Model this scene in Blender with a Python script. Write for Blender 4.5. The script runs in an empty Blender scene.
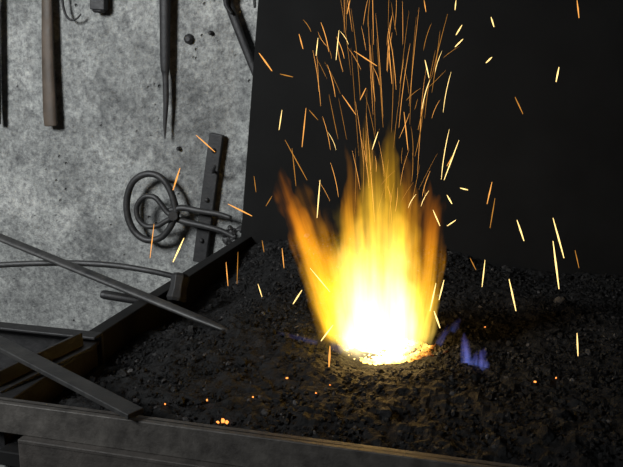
import bpy, math, random
from mathutils import Vector, Matrix, noise
random.seed(7)
scene = bpy.context.scene
scene.view_settings.view_transform = 'Standard'

# ------------------------------------------------------------------ camera
CAM = Vector((0, 0, 1.40)); PITCH = math.radians(13); F = 850.0
cd = bpy.data.cameras.new("camera"); cam = bpy.data.objects.new("camera", cd)
scene.collection.objects.link(cam); scene.camera = cam
cam.location = CAM; cam.rotation_euler = (math.pi/2 - PITCH, 0, 0)
cd.sensor_width = 36; cd.lens = 36*F/623; cd.clip_start = .02

# forge frame: s along the front rim, t into the depth
A = math.radians(-16)
E1 = Vector((math.cos(A), math.sin(A), 0)); E2 = Vector((-math.sin(A), math.cos(A), 0))
UP = Vector((0, 0, 1))
def W(s, t, z): return E1*s + E2*t + UP*z
def ray(u, v):
    a = (u-311.5)/F; b = (233.5-v)/F
    return Vector((a, math.cos(PITCH)+b*math.sin(PITCH), -math.sin(PITCH)+b*math.cos(PITCH)))
def on_t(u, v, t):                       # survey point on a plane parallel to the wall
    d = ray(u, v); return CAM + d*((t-CAM.dot(E2))/d.dot(E2))
def on_z(u, v, z):                       # survey point on a horizontal plane
    d = ray(u, v); return CAM + d*((z-CAM.z)/d.z)
TW = 2.34      # wall
TB = 2.20      # hood back plate
TF = 1.045     # front rim
ZB = 0.85

# ------------------------------------------------------------------ materials
def newmat(name):
    m = bpy.data.materials.new(name); m.use_nodes = True
    nt = m.node_tree; nt.nodes.clear()
    out = nt.nodes.new("ShaderNodeOutputMaterial")
    return m, nt, out
def N(nt, t, **kw):
    n = nt.nodes.new(t)
    for k, v in kw.items(): setattr(n, k, v)
    return n
def inp(nt, sock, val):
    if hasattr(val, "is_output"): nt.links.new(val, sock)
    else: sock.default_value = val
def math_(nt, op, a, b=None, clamp=False):
    n = N(nt, "ShaderNodeMath", operation=op, use_clamp=clamp)
    inp(nt, n.inputs[0], a)
    if b is not None: inp(nt, n.inputs[1], b)
    return n.outputs[0]
def ramp(nt, fac, stops):
    n = N(nt, "ShaderNodeValToRGB"); inp(nt, n.inputs[0], fac)
    el = n.color_ramp.elements
    while len(el) < len(stops): el.new(.5)
    for e, (p, c) in zip(el, stops):
        e.position = p; e.color = (*c, 1) if len(c) == 3 else c
    return n.outputs[0]
def noise_t(nt, vec, scale, detail=4, rough=.55):
    n = N(nt, "ShaderNodeTexNoise"); nt.links.new(vec, n.inputs["Vector"])
    n.inputs["Scale"].default_value = scale; n.inputs["Detail"].default_value = detail
    n.inputs["Roughness"].default_value = rough
    return n.outputs[0]
def surf(name, c1, c2, scale=20, rough=.6, metal=0, bump=.3, bscale=None, spots=None, spec=.5, bdist=.003):
    m, nt, out = newmat(name)
    tc = N(nt, "ShaderNodeTexCoord").outputs["Object"]
    col = ramp(nt, noise_t(nt, tc, scale, 6, .65), [(.3, c1), (.7, c2)])
    if spots:
        f = ramp(nt, noise_t(nt, tc, scale*spots[1], 3), [(spots[2], (0,0,0)), (spots[2]+.06, (1,1,1))])
        mx = N(nt, "ShaderNodeMix", data_type='RGBA'); nt.links.new(f, mx.inputs[0])
        nt.links.new(col, mx.inputs[6]); mx.inputs[7].default_value = (*spots[0], 1); col = mx.outputs[2]
    b = N(nt, "ShaderNodeBsdfPrincipled"); nt.links.new(col, b.inputs["Base Color"])
    r = math_(nt, 'MULTIPLY_ADD', noise_t(nt, tc, scale*2, 3), .3); 
    r.node.inputs[2].default_value = rough-.15
    nt.links.new(r, b.inputs["Roughness"]); b.inputs["Metallic"].default_value = metal
    b.inputs["Specular IOR Level"].default_value = spec
    bp = N(nt, "ShaderNodeBump"); bp.inputs["Strength"].default_value = bump; bp.inputs["Distance"].default_value = bdist
    nt.links.new(noise_t(nt, tc, bscale or scale*3, 6, .7), bp.inputs["Height"]); nt.links.new(bp.outputs[0], b.inputs["Normal"])
    nt.links.new(b.outputs[0], out.inputs[0])
    return m
def emis(name, col, st):
    m, nt, out = newmat(name)
    e = N(nt, "ShaderNodeEmission"); e.inputs[0].default_value = (*col, 1); e.inputs[1].default_value = st
    nt.links.new(e.outputs[0], out.inputs[0]); return m

iron = surf("black_iron", (.010,.010,.011), (.024,.023,.023), 40, .55, .3, .4)
iron_m = surf("dark_scaled_iron", (.014,.014,.015), (.036,.035,.034), 34, .52, .35, .4)
iron_l = surf("worn_iron", (.024,.024,.025), (.062,.06,.057), 30, .5, .45, .35)
rimmat = surf("worn_rim_steel", (.042,.038,.035), (.115,.105,.094), 26, .55, .3, .5)
railmat = surf("lower_rail_steel", (.035,.031,.028), (.08,.07,.062), 26, .6, .2, .5)
plate = surf("sooty_plate", (.006,.006,.006), (.011,.0105,.0105), 9, .7, .0, .2, spec=.2)
hoodm = surf("hood_black_paint", (.0045,.0045,.0045), (.008,.008,.008), 8, .75, 0, .2, spec=.08)
wood = surf("old_brown_handle", (.04,.029,.02), (.085,.062,.045), 18, .6, 0, .4)
floorm = surf("floor_concrete", (.05,.05,.05), (.1,.1,.1), 5, .8, 0, .3)
brick = surf("footing_concrete", (.10,.10,.10), (.2,.2,.19), 12, .85, 0, .5)

# wall: rough render with pits and grime
wallm, nt, out = newmat("rough_concrete_render")
tc = N(nt, "ShaderNodeTexCoord").outputs["Object"]
base = ramp(nt, noise_t(nt, tc, 2.6, 8, .70), [(.34, (.15,.153,.15)), (.50, (.29,.295,.285)), (.66, (.46,.46,.44))])
stain = ramp(nt, noise_t(nt, tc, 9, 6, .7), [(.36, (.58,.58,.59)), (.50, (1,1,1))])
grain = ramp(nt, noise_t(nt, tc, 60, 7, .8), [(.37, (.45,.45,.46)), (.50, (.92,.92,.92)), (.63, (1.35,1.35,1.32))])
mx0 = N(nt, "ShaderNodeMix", data_type='RGBA', blend_type='MULTIPLY'); mx0.inputs[0].default_value = 1
nt.links.new(base, mx0.inputs[6]); nt.links.new(stain, mx0.inputs[7])
mx = N(nt, "ShaderNodeMix", data_type='RGBA', blend_type='MULTIPLY'); mx.inputs[0].default_value = 1
nt.links.new(mx0.outputs[2], mx.inputs[6]); nt.links.new(grain, mx.inputs[7])
vor = N(nt, "ShaderNodeTexVoronoi"); nt.links.new(tc, vor.inputs["Vector"]); vor.inputs["Scale"].default_value = 38
vmask = math_(nt, 'MULTIPLY', ramp(nt, vor.outputs["Distance"], [(.06, (1,1,1)), (.20, (0,0,0))]),
              ramp(nt, noise_t(nt, tc, 11, 3), [(.56, (0,0,0)), (.64, (1,1,1))]))
mx2 = N(nt, "ShaderNodeMix", data_type='RGBA'); nt.links.new(math_(nt, 'MULTIPLY', vmask, .55), mx2.inputs[0])
nt.links.new(mx.outputs[2], mx2.inputs[6]); mx2.inputs[7].default_value = (.05,.05,.05,1)
b = N(nt, "ShaderNodeBsdfPrincipled"); nt.links.new(mx2.outputs[2], b.inputs["Base Color"]); b.inputs["Roughness"].default_value = .85
bp = N(nt, "ShaderNodeBump"); bp.inputs["Strength"].default_value = 1; bp.inputs["Distance"].default_value = .018
h = math_(nt, 'SUBTRACT', noise_t(nt, tc, 20, 8, .74), vmask)
nt.links.new(h, bp.inputs["Height"]); nt.links.new(bp.outputs[0], b.inputs["Normal"])
nt.links.new(b.outputs[0], out.inputs[0])

# coal
coalm, nt, out = newmat("coal_and_ash")
tc = N(nt, "ShaderNodeTexCoord").outputs["Object"]
isl = N(nt, "ShaderNodeNewGeometry").outputs["Random Per Island"]
c_isl = ramp(nt, isl, [(0, (.005,.005,.0055)), (.7, (.009,.0088,.0088)), (.93, (.021,.020,.0195)), (1.0, (.075,.07,.068))])
c_n = ramp(nt, noise_t(nt, tc, 34, 7, .75), [(.40, (.35,.35,.35)), (.53, (1,1,1)), (.68, (2.2,2.15,2.1))])
mx = N(nt, "ShaderNodeMix", data_type='RGBA', blend_type='MULTIPLY'); mx.inputs[0].default_value = 1
nt.links.new(c_isl, mx.inputs[6]); nt.links.new(c_n, mx.inputs[7])
b = N(nt, "ShaderNodeBsdfPrincipled"); nt.links.new(mx.outputs[2], b.inputs["Base Color"])
b.inputs["Roughness"].default_value = .62; b.inputs["Specular IOR Level"].default_value = .2
bp = N(nt, "ShaderNodeBump"); bp.inputs["Strength"].default_value = .8; bp.inputs["Distance"].default_value = .005
nt.links.new(noise_t(nt, tc, 150, 6, .75), bp.inputs["Height"]); nt.links.new(bp.outputs[0], b.inputs["Normal"])
nt.links.new(b.outputs[0], out.inputs[0])

# ------------------------------------------------------------------ mesh builder
def catmull(pts, n=8, closed=False):
    P = [Vector(p) for p in pts]; out = []
    cnt = len(P) if closed else len(P)-1
    for i in range(cnt):
        if closed: a, b_, c, d = P[i-1], P[i], P[(i+1) % len(P)], P[(i+2) % len(P)]
        else: a, b_, c, d = P[max(i-1, 0)], P[i], P[i+1], P[min(i+2, len(P)-1)]
        for k in range(n):
            x = k/n
            out.append(.5*((2*b_) + (c-a)*x + (2*a-5*b_+4*c-d)*x*x + (3*b_-a-3*c+d)*x**3))
    if not closed: out.append(P[-1])
    return out
class MB:
    def __init__(s): s.v = []; s.f = []; s.mi = []; s.cur = 0
    def face(s, f): s.f.append(f); s.mi.append(s.cur)
    def box(s, s0, s1, t0, t1, z0, z1):
        s.hexa([W(a, t, z) for z in (z0, z1) for a, t in ((s0,t0),(s1,t0),(s1,t1),(s0,t1))])
    def hexa(s, c):
        n = len(s.v); s.v += [Vector(p) for p in c]
        for q in ((0,3,2,1),(4,5,6,7),(0,1,5,4),(1,2,6,5),(2,3,7,6),(3,0,4,7)): s.face([n+i for i in q])
    def bar(s, a, b_, w, h, side=None):       # rectangular bar from a to b
        a = Vector(a); b_ = Vector(b_); d = (b_-a).normalized()
        sd = d.cross(UP).normalized() if side is None else (side - d*side.dot(d)).normalized()
        u = sd.cross(d).normalized()
        c = []
        for p in (a, b_):
            c += [p-sd*w/2-u*h/2, p+sd*w/2-u*h/2, p+sd*w/2+u*h/2, p-sd*w/2+u*h/2]
        s.hexa(c)
    def tube(s, pts, r, sides=14, smooth=8, closed=False, flat=1.0, flatdir=None):
        rr = r if isinstance(r, (list, tuple)) else [r]*len(pts)
        P = catmull(pts, smooth, closed) if smooth > 1 else [Vector(p) for p in pts]
        m = len(P); k = len(pts) if closed else len(pts)-1
        R = []
        for i in range(m):
            x = i/(m if closed else max(m-1, 1))*k; j = min(int(x), k-1); fr = x-j
            R.append(rr[j]*(1-fr)+rr[(j+1) % len(rr)]*fr)
        base = len(s.v); ref = None
        for i in range(m):
            d = (P[(i+1) % m]-P[i-1]) if closed else (P[min(i+1, m-1)]-P[max(i-1, 0)])
            d.normalize()
            if flatdir is not None: ref = Vector(flatdir)
            elif ref is None: ref = UP if abs(d.z) < .9 else E1
            x = (ref-d*ref.dot(d)).normalized(); y = d.cross(x); 
            if flatdir is None: ref = x
            for q in range(sides):
                an = 2*math.pi*q/sides
                s.v.append(P[i]+x*math.cos(an)*R[i]*flat+y*math.sin(an)*R[i])
        for i in range(m if closed else m-1):
            i2 = (i+1) % m
            for q in range(sides):
                q2 = (q+1) % sides
                s.face([base+i*sides+q, base+i*sides+q2, base+i2*sides+q2, base+i2*sides+q])
        if not closed:
            s.face([base+q for q in range(sides)][::-1]); s.face([base+(m-1)*sides+q for q in range(sides)])
    def build(s, name, mats, parent=None, smooth=False, bevel=0):
        me = bpy.data.meshes.new(name); me.from_pydata([tuple(p) for p in s.v], [], s.f); me.update()
        for m in (mats if isinstance(mats, list) else [mats]): me.materials.append(m)
        for p, i in zip(me.polygons, s.mi): p.material_index = i; p.use_smooth = smooth and len(p.vertices) == 4
        o = bpy.data.objects.new(name, me); scene.collection.objects.link(o)
        if parent: o.parent = parent
        if bevel:
            md = o.modifiers.new("bevel", 'BEVEL'); md.width = bevel; md.segments = 2; md.limit_method = 'ANGLE'
        return o
def empty(name):
    o = bpy.data.objects.new(name, None); scene.collection.objects.link(o); o.empty_display_size = .1; return o

# ------------------------------------------------------------------ room
m = MB(); m.box(-3.2, 3.0, TW, TW+.2, 0, 3.0); m.build("wall_back", wallm)
m = MB(); m.box(-3.2, 3.0, -2.6, TW, -.1, 0); m.build("floor", floorm)

# ------------------------------------------------------------------ forge
forge = empty("blacksmith_forge")
SL, SR = -.815, 1.25
m = MB()   # bed tray
m.box(SL, SR, TF, TB, .74, .765); m.build("bed_plate", plate, forge, bevel=.002)
m = MB()   # left side plate with folded lip
m.box(SL-.010, SL, 1.365, TB+.03, .72, .845)
m.box(SL-.022, SL+.008, 1.365, TB+.03, .845, .852)
m.build("side_plate", plate, forge, bevel=.002)
m = MB()   # back kerb behind the coal
m.box(SL, SR, TB-.012, TB+.01, .765, .80); m.build("back_kerb", hoodm, forge, bevel=.002)
m = MB()   # side shelf tray to the left
m.box(-1.5, SL, TF+.02, 1.365, .74, .755)
m.box(-1.5, SL+.01, 1.360, 1.368, .755, .848)
m.box(-1.5, SL+.01, 1.335, 1.366, .847, .853)
m.box(SL-.010, SL, TF+.02, 1.36, .755, .830)
m.box(SL-.030, SL+.006, TF+.02, 1.36, .830, .837)
m.build("side_shelf", iron, forge, bevel=.002)
m = MB()   # front rim angle iron
m.box(-1.5, SR, TF-.008, TF+.004, .802, .852)
m.box(-1.5, SR, TF-.001, TF+.012, .845, .852)
m.build("front_rim", rimmat, forge, bevel=.0015)
m = MB(); sl = on_t(14, 440, TF-.03).dot(E1)
m.box(sl, SR, TF-.022, TF-.006, .794, .802)
m.box(sl, SR, TF-.022, TF-.014, .690, .798)
m.build("lower_rail", railmat, forge, bevel=.0015)
m = MB()
m.box(SL+.03, SR-.05, TF+.005, TB-.02, 0, .735); m.box(-1.45, SL+.03, TF-.002, 1.33, 0, .735); m.build("masonry_base", brick, forge, bevel=.01)

# hood: back plate with raked left edge, added shade canopy above
m = MB()
bl = on_t(240, 246, TB); tl = on_t(258, 0, TB); k = (tl-bl)/(tl.z-bl.z)
def edge(z): return bl + k*(z-bl.z)
z0, z1 = .76, 2.25
a, c = edge(z0), edge(z1)
off = E2*.012
rs = W(1.5, TB, z0), W(1.5, TB, z1)
m.hexa([a, rs[0], rs[0]+off, a+off, c, rs[1], rs[1]+off, c+off])
m.build("hood_back_plate", hoodm, forge, bevel=.002)
m = MB()
m.box(1.48, 1.5, 1.0, TB, .8, 2.25); m.build("hood_side_plate", hoodm, forge)
m = MB()   # tapered canopy, added out of frame to shadow the coal and back plate
lo = [W(-.62, 1.0, 1.95), W(1.5, 1.0, 1.95), W(1.5, TB+.01, 1.95), W(-.62, TB+.01, 1.95)]
hi = [W(.2, 1.6, 2.7), W(.75, 1.6, 2.7), W(.75, TB, 2.7), W(.2, TB, 2.7)]
n0 = len(m.v); m.v += lo+hi
for q in ((0,1,5,4),(1,2,6,5),(2,3,7,6),(3,0,4,7)): m.face([n0+i for i in q])
co = m.build("added_shade_canopy", hoodm, forge); md = co.modifiers.new("s", 'SOLIDIFY'); md.thickness = .006

# ------------------------------------------------------------------ coal bed
FIRE = on_z(380, 345, ZB); FS, FT = FIRE.dot(E1), FIRE.dot(E2)
def bedz(s, t):
    p = Vector((s, t, 0))
    z = .838 + .020*noise.noise(p*3.1) + .012*noise.noise(p*8+Vector((5,0,0)))
    bk = max(0, min(1, (t-1.75)/.4))
    z += bk*(.03 if s < -.45 else max(-.022, .03-.12*(s+.45)))
    d = math.hypot(s-FS, (t-FT)*1.0)
    z += .014*math.exp(-((d-.16)/.06)**2) - .022*math.exp(-(d/.08)**2)
    z -= .03*max(0, 1-(t-TF)/.12)
    z -= .05*max(0, 1-(s-SL)/.22)
    return z
m = MB(); nx, ny = 400, 250
s0, s1, t0, t1 = SL+.002, SR, TF+.014, TB-.003
for j in range(ny+1):
    for i in range(nx+1):
        s = s0+(s1-s0)*i/nx; t = t0+(t1-t0)*j/ny; p = Vector((s, t, 1.7))
        z = bedz(s, t)+.007*noise.noise(p*22)+.006*noise.noise(p*45)+.005*noise.noise(p*90)
        m.v.append(W(s, t, z))
for j in range(ny):
    for i in range(nx):
        q = j*(nx+1)+i; m.face([q, q+1, q+nx+2, q+nx+1])
# loose lumps
import bmesh
def ico(sub):
    bm = bmesh.new(); bmesh.ops.create_icosphere(bm, subdivisions=sub, radius=1)
    v = [x.co.copy() for x in bm.verts]; f = [[y.index for y in x.verts] for x in bm.faces]; bm.free(); return v, f
I1, I2 = ico(1), ico(2)
def lump(m, c, r, I=I1):
    n = len(m.v); R = Matrix.Rotation(random.random()*6.28, 3, Vector((random.random()-.5, random.random()-.5, random.random()-.5+.01)))
    sc = Vector((random.uniform(.7,1.3), random.uniform(.7,1.3), random.uniform(.5,.9)))
    sd = Vector((random.random()*99, 3, 1))
    for v in I[0]:
        k = 1+.5*noise.noise(v*1.3+sd)
        m.v.append(c + R @ Vector((v.x*sc.x, v.y*sc.y, v.z*sc.z))*r*k)
    for f in I[1]: m.face([n+i for i in f])
for i in range(26000):
    s = random.uniform(s0+.01, SR-.02) if i % 3 else random.uniform(-.8, .3)
    t = random.uniform(t0+.01, t1-.012)
    if math.hypot(s-FS, t-FT) < .07: continue
    r = .0015+.0042*random.random()**3
    if t > 1.8 and s > .1 and random.random() < .08: r *= 2.2
    if random.random() < .014: r *= 2.2
    lump(m, W(s, t, bedz(s, t)+r*.3), r, I2 if r > .009 else I1)
for i in range(500):
    s = random.uniform(-1.45, SL-.02); t = random.uniform(TF+.03, 1.35); r = random.uniform(.002, .007)
    lump(m, W(s, t, .755+r*.5), r)
m.build("coal_bed", coalm)

# ------------------------------------------------------------------ fire
fire = empty("forge_fire")
emb, nt, out = newmat("glowing_coal")
pos = N(nt, "ShaderNodeTexCoord").outputs["Object"]
sub = N(nt, "ShaderNodeVectorMath", operation='DISTANCE'); nt.links.new(pos, sub.inputs[0]); sub.inputs[1].default_value = (0,0,0)
nz = noise_t(nt, pos, 28, 4, .6)
d = math_(nt, 'MULTIPLY', sub.outputs["Value"], 1/.105)
d = math_(nt, 'ADD', d, math_(nt, 'MULTIPLY', math_(nt, 'SUBTRACT', nz, .5), 1.4))
colr = ramp(nt, d, [(0, (1,.76,.34)), (.5, (1,.64,.16)), (.75, (1,.34,.03)), (1, (.8,.09,.0))])
st = math_(nt, 'MULTIPLY', ramp(nt, d, [(0, (1,1,1)), (.45, (.5,.5,.5)), (.75, (.07,.07,.07)), (1, (.0,.0,.0))]), 9)
e = N(nt, "ShaderNodeEmission"); nt.links.new(colr, e.inputs[0]); nt.links.new(st, e.inputs[1])
bs = N(nt, "ShaderNodeBsdfPrincipled"); bs.inputs["Base Color"].default_value = (.02,.018,.016,1)
ad = N(nt, "ShaderNodeAddShader"); nt.links.new(e.outputs[0], ad.inputs[0]); nt.links.new(bs.outputs[0], ad.inputs[1])
nt.links.new(ad.outputs[0], out.inputs[0])
m = MB()
FS2, FT2 = FS, FT+.038
FB = W(FS2, FT2, ZB-.012)
for i in range(1000):
    a = random.random()*6.28; rr = .10*math.sqrt(random.random())*(1+.35*noise.noise(Vector((math.cos(a)*1.6, math.sin(a)*1.6, 4))))
    s, t = FS2+rr*math.cos(a), FT2+rr*math.sin(a)*.6
    r = random.uniform(.002, .0045)
    lump(m, W(s, t, bedz(s, t)+r*.8)-FB, r, I1)
o = m.build("glowing_embers", emb, fire); o.location = FB
hot = emis("stray_ember_glow", (1, .30, .06), 2.4)
m = MB()
for (u, v, r) in [(223,421,.006),(227,422,.004),(218,422,.0035),(287,378,.003),(556,378,.0025),(535,382,.0022),(207,400,.0025),
                  (485,327,.002),(165,404,.0022),(316,393,.0022),(253,397,.0016),(330,385,.0013)]:
    p = on_z(u, v, .84)
    for _ in range(6):
        p = on_z(u, v, bedz(p.dot(E1), p.dot(E2))+.004)
    lump(m, p, r*.8)
m.build("stray_embers", hot)

def flame_mat(name, S, cb, ct, bow, seed, fade=1.3, soft=.7, lo=.06):
    m, nt, out = newmat(name)
    pos = N(nt, "ShaderNodeTexCoord").outputs["Object"]
    sx = N(nt, "ShaderNodeSeparateXYZ"); nt.links.new(pos, sx.inputs[0]); x, y, z = sx.outputs
    zc = math_(nt, 'MAXIMUM', math_(nt, 'MINIMUM', z, .999), 0.0)
    def mapped(sc, off):
        mp = N(nt, "ShaderNodeMapping"); nt.links.new(pos, mp.inputs[0]); mp.inputs["Scale"].default_value = sc; mp.inputs["Location"].default_value = off
        return mp.outputs[0]
    nA = noise_t(nt, mapped((.75,.75,3.2), (seed,0,0)), 1, 3, .5)
    nB = noise_t(nt, mapped((.75,.75,3.2), (0,seed,7)), 1, 3, .5)
    amp = math_(nt, 'ADD', math_(nt, 'MULTIPLY', zc, 1.7), .25)
    cx = math_(nt, 'MULTIPLY', math_(nt, 'MULTIPLY', zc, math_(nt, 'SUBTRACT', 1.0, zc)), 4*bow)
    x2 = math_(nt, 'SUBTRACT', x, cx)
    x2 = math_(nt, 'ADD', x2, math_(nt, 'MULTIPLY', math_(nt, 'SUBTRACT', nA, .5), amp))
    y2 = math_(nt, 'ADD', y, math_(nt, 'MULTIPLY', math_(nt, 'SUBTRACT', nB, .5), amp))
    r = math_(nt, 'MULTIPLY', math_(nt, 'POWER', math_(nt, 'SUBTRACT', 1.0, zc), .75), math_(nt, 'MULTIPLY_ADD', zc, .9))
    r.node.inputs[1].links[0].from_node.inputs[2].default_value = .75
    d2 = math_(nt, 'DIVIDE', math_(nt, 'ADD', math_(nt, 'MULTIPLY', x2, x2), math_(nt, 'MULTIPLY', y2, y2)),
               math_(nt, 'MULTIPLY', r, r))
    dens = math_(nt, 'POWER', math_(nt, 'SUBTRACT', 1.0, d2, True), soft)
    n = noise_t(nt, mapped((2.8,2.8,1.2), (seed*2,1,0)), 1, 3, .6)
    streak = ramp(nt, n, [(.42, (lo,lo,lo)), (.58, (1,1,1))])
    vf = math_(nt, 'POWER', math_(nt, 'SUBTRACT', 1.0, zc), fade)
    low = math_(nt, 'MULTIPLY', zc, 20, True)
    st = math_(nt, 'MULTIPLY', math_(nt, 'MULTIPLY', math_(nt, 'MULTIPLY', dens, streak), math_(nt, 'MULTIPLY', vf, low)), S)
    col = ramp(nt, zc, [(0, cb), (.75, ct)])
    e = N(nt, "ShaderNodeEmission"); nt.links.new(col, e.inputs[0]); nt.links.new(st, e.inputs[1])
    nt.links.new(e.outputs[0], out.inputs["Volume"])
    try: m.cycles.volume_step_rate = .3
    except Exception as ex: print("steprate", ex)
    return m
def prof(z): return (1-z)**.7*(.75+.9*z)
def tongue(parent, name, b_, tip, Rpx, S, cb, ct, bow, seed, dt=0.0, fade=1.3, soft=.7, lo=.06):
    pb = on_t(b_[0], b_[1], FT+dt); pt = on_t(tip[0], tip[1], FT+dt)
    R = Rpx*1.9e-3
    axis = pt-pb; zc = axis
    xa = (E1 - axis.normalized()*E1.dot(axis.normalized())).normalized(); ya = axis.normalized().cross(xa)
    M = Matrix(((xa.x*R, ya.x*R, zc.x, pb.x), (xa.y*R, ya.y*R, zc.y, pb.y), (xa.z*R, ya.z*R, zc.z, pb.z), (0,0,0,1)))
    m = MB(); n, sd = 18, 20
    for i in range(n):
        z = i/(n-1)*.995; r = prof(z)*1.05+.30*min(1,z*1.5+.3)
        for q in range(sd):
            a = 6.2832*q/sd; m.v.append(Vector((math.cos(a)*r+4*bow*z*(1-z), math.sin(a)*r, z)))
    for i in range(n-1):
        for q in range(sd): m.face([i*sd+q, i*sd+(q+1) % sd, (i+1)*sd+(q+1) % sd, (i+1)*sd+q])
    m.face([q for q in range(sd)][::-1]); m.face([(n-1)*sd+q for q in range(sd)])
    o = m.build(name, flame_mat("flame_"+name, S, cb, ct, bow, seed, fade, soft, lo), parent, True)
    o.matrix_world = M
    return o
Yb, Yt, O, OO = (1,.62,.04), (1,.50,.014), (1,.36,.007), (1,.28,.004)
T = [((340,338),(276,166),27, 36, Yt, OO, .10, 3.1, 0.0, .7),
     ((348,342),(296,180),28, 38, Yb, O, -.1, 5.1, 0.03, .8),
     ((352,344),(324,205),22, 38, Yb, O, -.1, 8.7, .03, .9),
     ((364,348),(350,140),20, 52, Yb, O, -.2, 12.2, .02, .75),
     ((374,349),(365,112),19, 56, Yb, Yt, .1, 15.2, .0, .8),
     ((388,349),(389,118),20, 56, Yb, Yt, .1, 21.9, -.01, .8),
     ((402,346),(409,150),19, 52, Yb, O, .2, 33.3, .02, .75),
     ((414,342),(432,178),19, 42, Yb, OO, .25, 37.7, .0, .7),
     ((378,353),(376,170),46, 80, (1,.80,.44), (1,.60,.06), 0, 41.0, 0, 1.4),
     ((362,351),(341,200),32, 56, (1,.76,.28), Yb, 0, 47.0, 0, 1.2),
     ((396,351),(405,205),32, 56, (1,.76,.32), Yb, 0, 52.0, 0, 1.2),
     ((344,343),(322,262),17, 60, (1,.70,.14), Yt, 0, 81.0, 0, .9),
     ((418,345),(434,262),17, 60, (1,.70,.14), Yt, 0, 86.0, 0, .9)]
for i, (b_, tip, R, S, cb, ct, bow, seed, dt, fade) in enumerate(T):
    tongue(fire, "tongue_%d" % (i+1), b_, tip, R, S, cb, ct, bow, seed, dt, fade)
Bb, Bt = (.20,.30,1), (.28,.26,1)
for i, (b_, tip, R, S) in enumerate([((467,368),(464,332),7,42), ((484,374),(482,346),7,40), ((475,366),(477,350),6,26), ((452,332),(460,316),5,10),
                                     ((318,343),(272,331),4,12), ((438,345),(450,324),5,16), ((343,352),(324,338),6,16)]):
    tongue(fire, "blue_flame_%d" % (i+1), b_, tip, R, S, Bb, Bt, 0, 70+i*3.3, -.03, .6)

def point(name, p, e, col, r):
    l = bpy.data.lights.new(name, 'POINT'); l.energy = e; l.color = col; l.shadow_soft_size = r
    o = bpy.data.objects.new(name, l); scene.collection.objects.link(o); o.location = p; o.parent = fire; return o
point("fire_glow_low", W(FS, FT, ZB+.06), .5, (1,.50,.16), .05)
point("fire_glow_high", W(FS, FT, ZB+.2), .3, (1,.50,.16), .06)

# ------------------------------------------------------------------ sparks
spk = [emis("spark_orange", (1,.42,.09), 1.3), emis("spark_yellow", (1,.68,.24), 2.2), emis("spark_faint", (1,.42,.07), .6)]
m = MB()
def spark(p1, p2, dt, r, mi, bend=0):
    a = on_t(*p1, FT+dt); b_ = on_t(*p2, FT+dt); mid = (a+b_)/2 + E1*bend
    m.cur = mi; r *= (FT+dt)/FT
    m.tube([a, mid, b_], [r*.35, r, r*.45], 6, 3)
L = [((259,53),(272,71),.3,.0022,0),((299,34),(303,49),.1,.0015,0),((280,74),(293,77),.2,.0014,2),((462,25),(456,35),.0,.0016,1),
 ((463,39),(455,47),.0,.0016,1),((491,17),(494,27),.1,.0016,1),((492,57),(486,63),.1,.0018,1),((559,67),(556,82),.1,.0018,1),
 ((577,0),(579,18),.1,.0015,0),((515,97),(523,114),.2,.0014,2),((282,110),(279,130),.1,.0013,1),((306,108),(302,147),.1,.0015,0),
 ((285,140),(307,180),.1,.0013,2),((318,120),(309,110),.1,.001,2),((354,51),(377,66),.0,.0014,0),((360,100),(366,88),.0,.0012,0),
 ((180,168),(173,190),.3,.0026,0),((196,135),(215,152),.3,.0018,0),((154,224),(150,258),.3,.0016,0),((184,238),(173,262),.3,.0024,1),
 ((228,204),(252,216),.3,.0022,0),((226,262),(228,286),.2,.0015,0),((238,252),(237,284),.2,.001,2),((258,284),(262,297),.1,.0014,1),
 ((282,248),(284,268),.1,.0014,0),((302,290),(293,304),-.1,.002,1),((320,180),(317,218),.0,.0016,1),((292,148),(296,186),.1,.001,2),
 ((460,188),(468,190),.0,.0016,1),((447,195),(452,204),.0,.0018,1),((456,220),(447,226),.0,.0014,1),((459,140),(444,180),.0,.0014,1),
 ((492,182),(487,204),.1,.0015,0),((495,198),(490,228),.1,.0012,2),((517,220),(524,241),.05,.0019,1),((553,218),(564,258),.05,.0019,1),
 ((553,241),(559,289),-.05,.0021,1),((485,260),(482,287),.0,.0014,1),((509,279),(516,311),-.05,.002,1),((577,333),(578,356),-.05,.0018,1),
 ((470,258),(476,270),.0,.0012,2),((330,346),(329,367),-.15,.003,0),((333,325),(321,341),-.15,.0022,1),((434,311),(440,328),-.12,.0024,1),
 ((444,280),(439,300),.0,.0018,1),((436,283),(430,311),-.1,.0018,1),((339,30),(336,60),.0,.0012,1),((318,38),(316,56),.0,.0012,1),
 ((425,60),(429,78),.0,.0014,1),((404,112),(408,150),.0,.0012,0),((388,40),(392,84),.0,.0010,0),((425,100),(418,130),.0,.001,2),
 ((372,150),(378,132),.0,.0012,1),((342,95),(356,115),.0,.0012,0),((455,152),(447,166),.0,.0013,0),((433,210),(440,226),.0,.0015,1),
 ((310,268),(330,292),-.05,.0014,1),((262,240),(264,252),.2,.0012,2),((456,0),(455,10),.1,.0012,1),((350,0),(347,14),.1,.0012,0),
 ((424,0),(426,12),.1,.001,0),((575,250),(579,268),.1,.001,2),((254,176),(256,192),.2,.001,2),((272,196),(266,206),.2,.001,2)]
for a, b_, dt, r, mi in L: spark(a, b_, dt, r*.68, mi)
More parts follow.
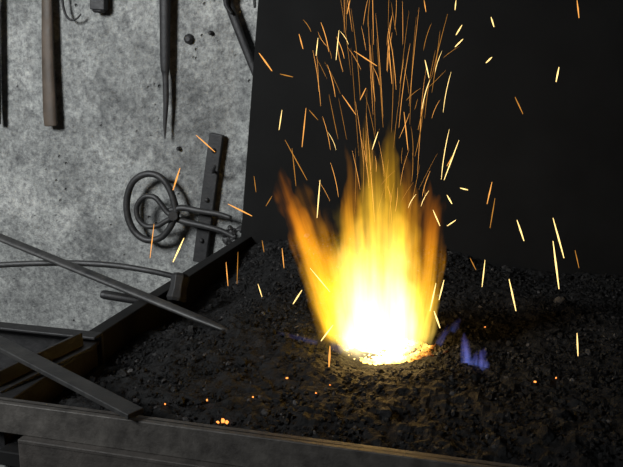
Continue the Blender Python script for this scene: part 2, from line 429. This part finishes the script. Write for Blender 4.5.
# long rising trails fanning out of the fire
for i in range(84):
    k0 = random.uniform(-1.35, 1.35) if i % 2 else random.gauss(0, .5); v = random.uniform(20, 225)
    u = 377+k0*(36+.10*(200-v)); dt = random.uniform(-.08, .12); du = k0*random.uniform(2, 14)+random.uniform(-8, 8)
    ln = random.uniform(25, 110)*(1 if random.random() < .5 else .4); cur = random.uniform(-5, 5)
    pts = [on_t(u+du*x+cur*x*x, v-ln*x, FT+dt+.04*x) for x in (0, .25, .5, .75, 1)]
    m.cur = random.choice([0, 0, 2, 2, 2]); r = random.uniform(.00022, .00042)
    m.tube(pts, [r*.4, r, r, r*.8, r*.3], 5, 3)
for i in range(18):   # wider arcs and short flecks
    u = random.uniform(305, 350) if i % 2 else random.uniform(405, 445); v = random.uniform(30, 215)
    sgn = -1 if u < 378 else 1; ln = random.uniform(12, 60); dt = random.uniform(-.1, .15)
    pts = [on_t(u+sgn*4*x*x+sgn*4*x, v-ln*x, FT+dt) for x in (0, .25, .5, .75, 1)]
    m.cur = random.choice([0, 0, 2, 1]); r = random.uniform(.0003, .0006)
    m.tube(pts, [r*.4, r, r, r, r*.3], 5, 3)
m.build("spark_shower", spk)

# ------------------------------------------------------------------ tools on the wall
def wp(u, v, off=.03): return on_t(u, v, TW-off)
zr = wp(100, -42).z
m = MB(); sA = wp(-260, -42).dot(E1); sB = wp(285, -42).dot(E1)
m.box(sA, sB, TW-.022, TW-.014, zr-.02, zr+.02)
for f in (.1, .5, .9):
    s = sA+(sB-sA)*f; m.box(s-.015, s+.015, TW-.014, TW, zr-.015, zr+.015)
for f in range(12):
    s = sA+(sB-sA)*(f+.5)/12
    m.tube([W(s, TW-.02, zr-.005), W(s, TW-.05, zr-.008), W(s, TW-.058, zr+.012)], .004, 8, 3)
m.build("tool_rack_rail", iron, bevel=.001)
m = MB()
m.tube([wp(46,-40), wp(47,0), wp(48,60), wp(50,112), wp(51,126)], [.014,.018,.021,.024,.022], 12, 6, flat=.5, flatdir=E2)
m.build("hanging_hammer_handle", wood, smooth=True)
m = MB()
m.tube([wp(-4,-40), wp(-4,20), wp(-3,90), wp(-2,124)], [.012,.014,.014,.010], 12, 5, flat=.6, flatdir=E2)
m.build("hanging_iron_bar", iron, smooth=True)
m = MB()
m.tube([wp(62,-40), wp(62,-8), wp(64,10), wp(69,19), wp(76,19), wp(81,14)], [.004,.004,.004,.0035,.003,.002], 10, 8)
m.build("fire_hook", iron, smooth=True)
m = MB()
m.bar(wp(99,-40,.024), wp(99,10,.024), .048, .026, E1); m.tube([wp(99,10,.024), wp(99,13,.024)], [.024,.016], 12, 1, flat=.6, flatdir=E2)
m.build("hanging_swage_tool", iron, bevel=.003)
m = MB()
m.tube([wp(166,-42), wp(165,0), wp(165,62), wp(165.5,76), wp(166,100), wp(165,124), wp(165,139)], [.016,.017,.015,.010,.009,.006,.0012], 12, 6, flat=.7, flatdir=E2)
m.build("hanging_poker", iron, smooth=True)
m = MB()
m.tube([wp(216,-38), wp(228,2), wp(243,42), wp(257,78)], [.013,.013,.012,.010], 12, 6, flat=.6, flatdir=E2)
m.tube([wp(232,-38,.045), wp(228,-12,.045), wp(226,4,.045), wp(232,14,.045)], [.006,.007,.007,.004], 10, 6)
m.build("hanging_flat_bar", iron, smooth=True)
m = MB()
m.tube([wp(253,-40), wp(254,-6), wp(255,8)], [.004,.006,.003], 8, 4)
m.build("hanging_punch", iron_l, smooth=True)
for u, v, r in ((191, 39, .014), (213, 33, .006), (181, 148, .006)):
    m = MB(); c = on_t(u, v, TW+.01)
    m.tube([c, c-E2*.016, c-E2*.022, c-E2*.026], [r*1.1, r*1.1, r*.95, r*.5], 8 if r > .01 else 12, 1)
    m.build("wall_bolt", iron, bevel=.0008)

# bracket post behind ring tongs
m = MB()
q0, q1 = on_t(217, 134, TW-.018), on_t(200, 262, TW-.018)
m.bar(q0, q1, .042, .018, E1)
for f in (.12, .5, .82):
    c = q0.lerp(q1, f); m.tube([c+E2*.016, c-E2*.014, c-E2*.018], [.008,.008,.004], 8, 1)
m.tube([on_t(213,170,TW-.02), on_t(213,172,TW-.06), on_t(215,166,TW-.075)], .005, 8, 4)
m.build("wall_bracket_post", iron, bevel=.002)

# ring tongs resting on bracket
m = MB(); D = .06
def rp(u, v, o=D): return on_t(u, v, TW-o)
m.tube([rp(176,210), rp(170,190), rp(160,177), rp(146,174), rp(133,182), rp(127,199), rp(128,217), rp(135,232), rp(147,240), rp(160,238), rp(169,229), rp(175,216)],
       [.011,.010,.010,.010,.010,.0105,.0105,.0105,.0105,.010,.010,.011], 14, 7, closed=True)
o2 = D+.012
m.tube([rp(176,216,o2), rp(166,221,o2), rp(157,226,o2), rp(146,226,o2), rp(138,218,o2), rp(137,206,o2), rp(144,197,o2), rp(154,197,o2), rp(161,204,o2), rp(168,213,o2), rp(178,218,o2)],
       [.008,.008,.008,.008,.008,.008,.008,.008,.008,.008,.009], 14, 7)
m.tube([rp(168,211), rp(182,208), rp(200,211), rp(218,214), rp(231,218)], [.009,.010,.009,.008,.007], 12, 6)
m.tube([rp(170,217,o2), rp(186,222,o2), rp(204,226,o2), rp(222,231,o2), rp(236,238,o2)], [.009,.010,.009,.008,.008], 12, 6)
m.tube([rp(173,216,D-.02), rp(173,216,D+.034)], [.016,.014], 12, 1)
for i in range(16):
    lump(m, rp(235+random.uniform(-9,8), 236+random.uniform(-8,10), o2+random.uniform(-.01,.01)), random.uniform(.009,.016), I2)
m.build("ring_tongs", iron_m, smooth=True)

# ------------------------------------------------------------------ irons lying on the forge
m = MB()   # long tapered rein into the fire bed
P0, P1 = on_z(-60, 213, .985), on_z(234, 333, .845)
dd = P1-P0
m.tube([P0, P0+dd*.35, P0+dd*.7, P0+dd*.9, P1], [.0135,.014,.014,.012,.005], 12, 2, flat=.55, flatdir=UP)
m.build("long_tongs_rein", iron_l, smooth=True)
m = MB()   # round bar behind
a = lambda u, v, t: on_t(u, v, t)
m.tube([a(-50,270,1.64), a(0,265,1.64), a(60,263,1.65), (a(110,265,1.66)), a(150,271,1.66), a(180,278,1.67)], [.007,.007,.007,.007,.0065,.0065], 12, 7)
m.build("curved_poker_bar", iron_m, smooth=True)
m = MB()   # hammer: handle + head resting on the side plate lip
h0, h1 = a(101,294,1.60), a(172,306,1.63)
m.tube([h0, h0.lerp(h1,.06), h0.lerp(h1,.5), h1], [.006,.0125,.012,.011], 14, 4, flat=.8, flatdir=UP)
c0 = a(181,274,1.65); c1 = a(176,302,1.62)
m.tube([c0, c0.lerp(c1,.12), c0.lerp(c1,.45), c0.lerp(c1,.6), c0.lerp(c1,.88), c1], [.018,.025,.022,.023,.027,.022], 8, 1, flat=.85, flatdir=E1)
m.build("forging_hammer", iron, smooth=False, bevel=.002)
m = MB()   # flat bar lower left lying across shelf
p0, p1 = on_z(-40, 323, .90), on_z(136, 414, .862)
m.bar(p0, p1, .030, .009, None)
m.build("flat_steel_bar", iron_l, bevel=.0015)
m = MB()   # angle iron piece
p0, p1 = on_z(-10, 384, .850), on_z(82, 340, .862)
m.bar(p0, p1, .006, .03, None); m.bar(p0-UP*.012+E1*.01, p1-UP*.012+E1*.01, .024, .005, None)
m.build("angle_iron_offcut", iron_m, bevel=.001)

# ------------------------------------------------------------------ light
def area(name, p, target, e, size, col, spread=180):
    l = bpy.data.lights.new(name, 'AREA'); l.energy = e; l.size = size; l.color = col; l.spread = math.radians(spread)
    o = bpy.data.objects.new(name, l); scene.collection.objects.link(o); o.location = p
    o.rotation_euler = (Vector(target)-Vector(p)).to_track_quat('-Z', 'Y').to_euler(); return o
area("window_daylight", (-2.1, .3, 2.3), (-.55, 2.45, 1.12), 28, .7, (.95,.985,1), 85)
w = bpy.data.worlds.new("world"); scene.world = w; w.use_nodes = True
w.node_tree.nodes["Background"].inputs[0].default_value = (.7,.74,.82,1)
w.node_tree.nodes["Background"].inputs[1].default_value = .035
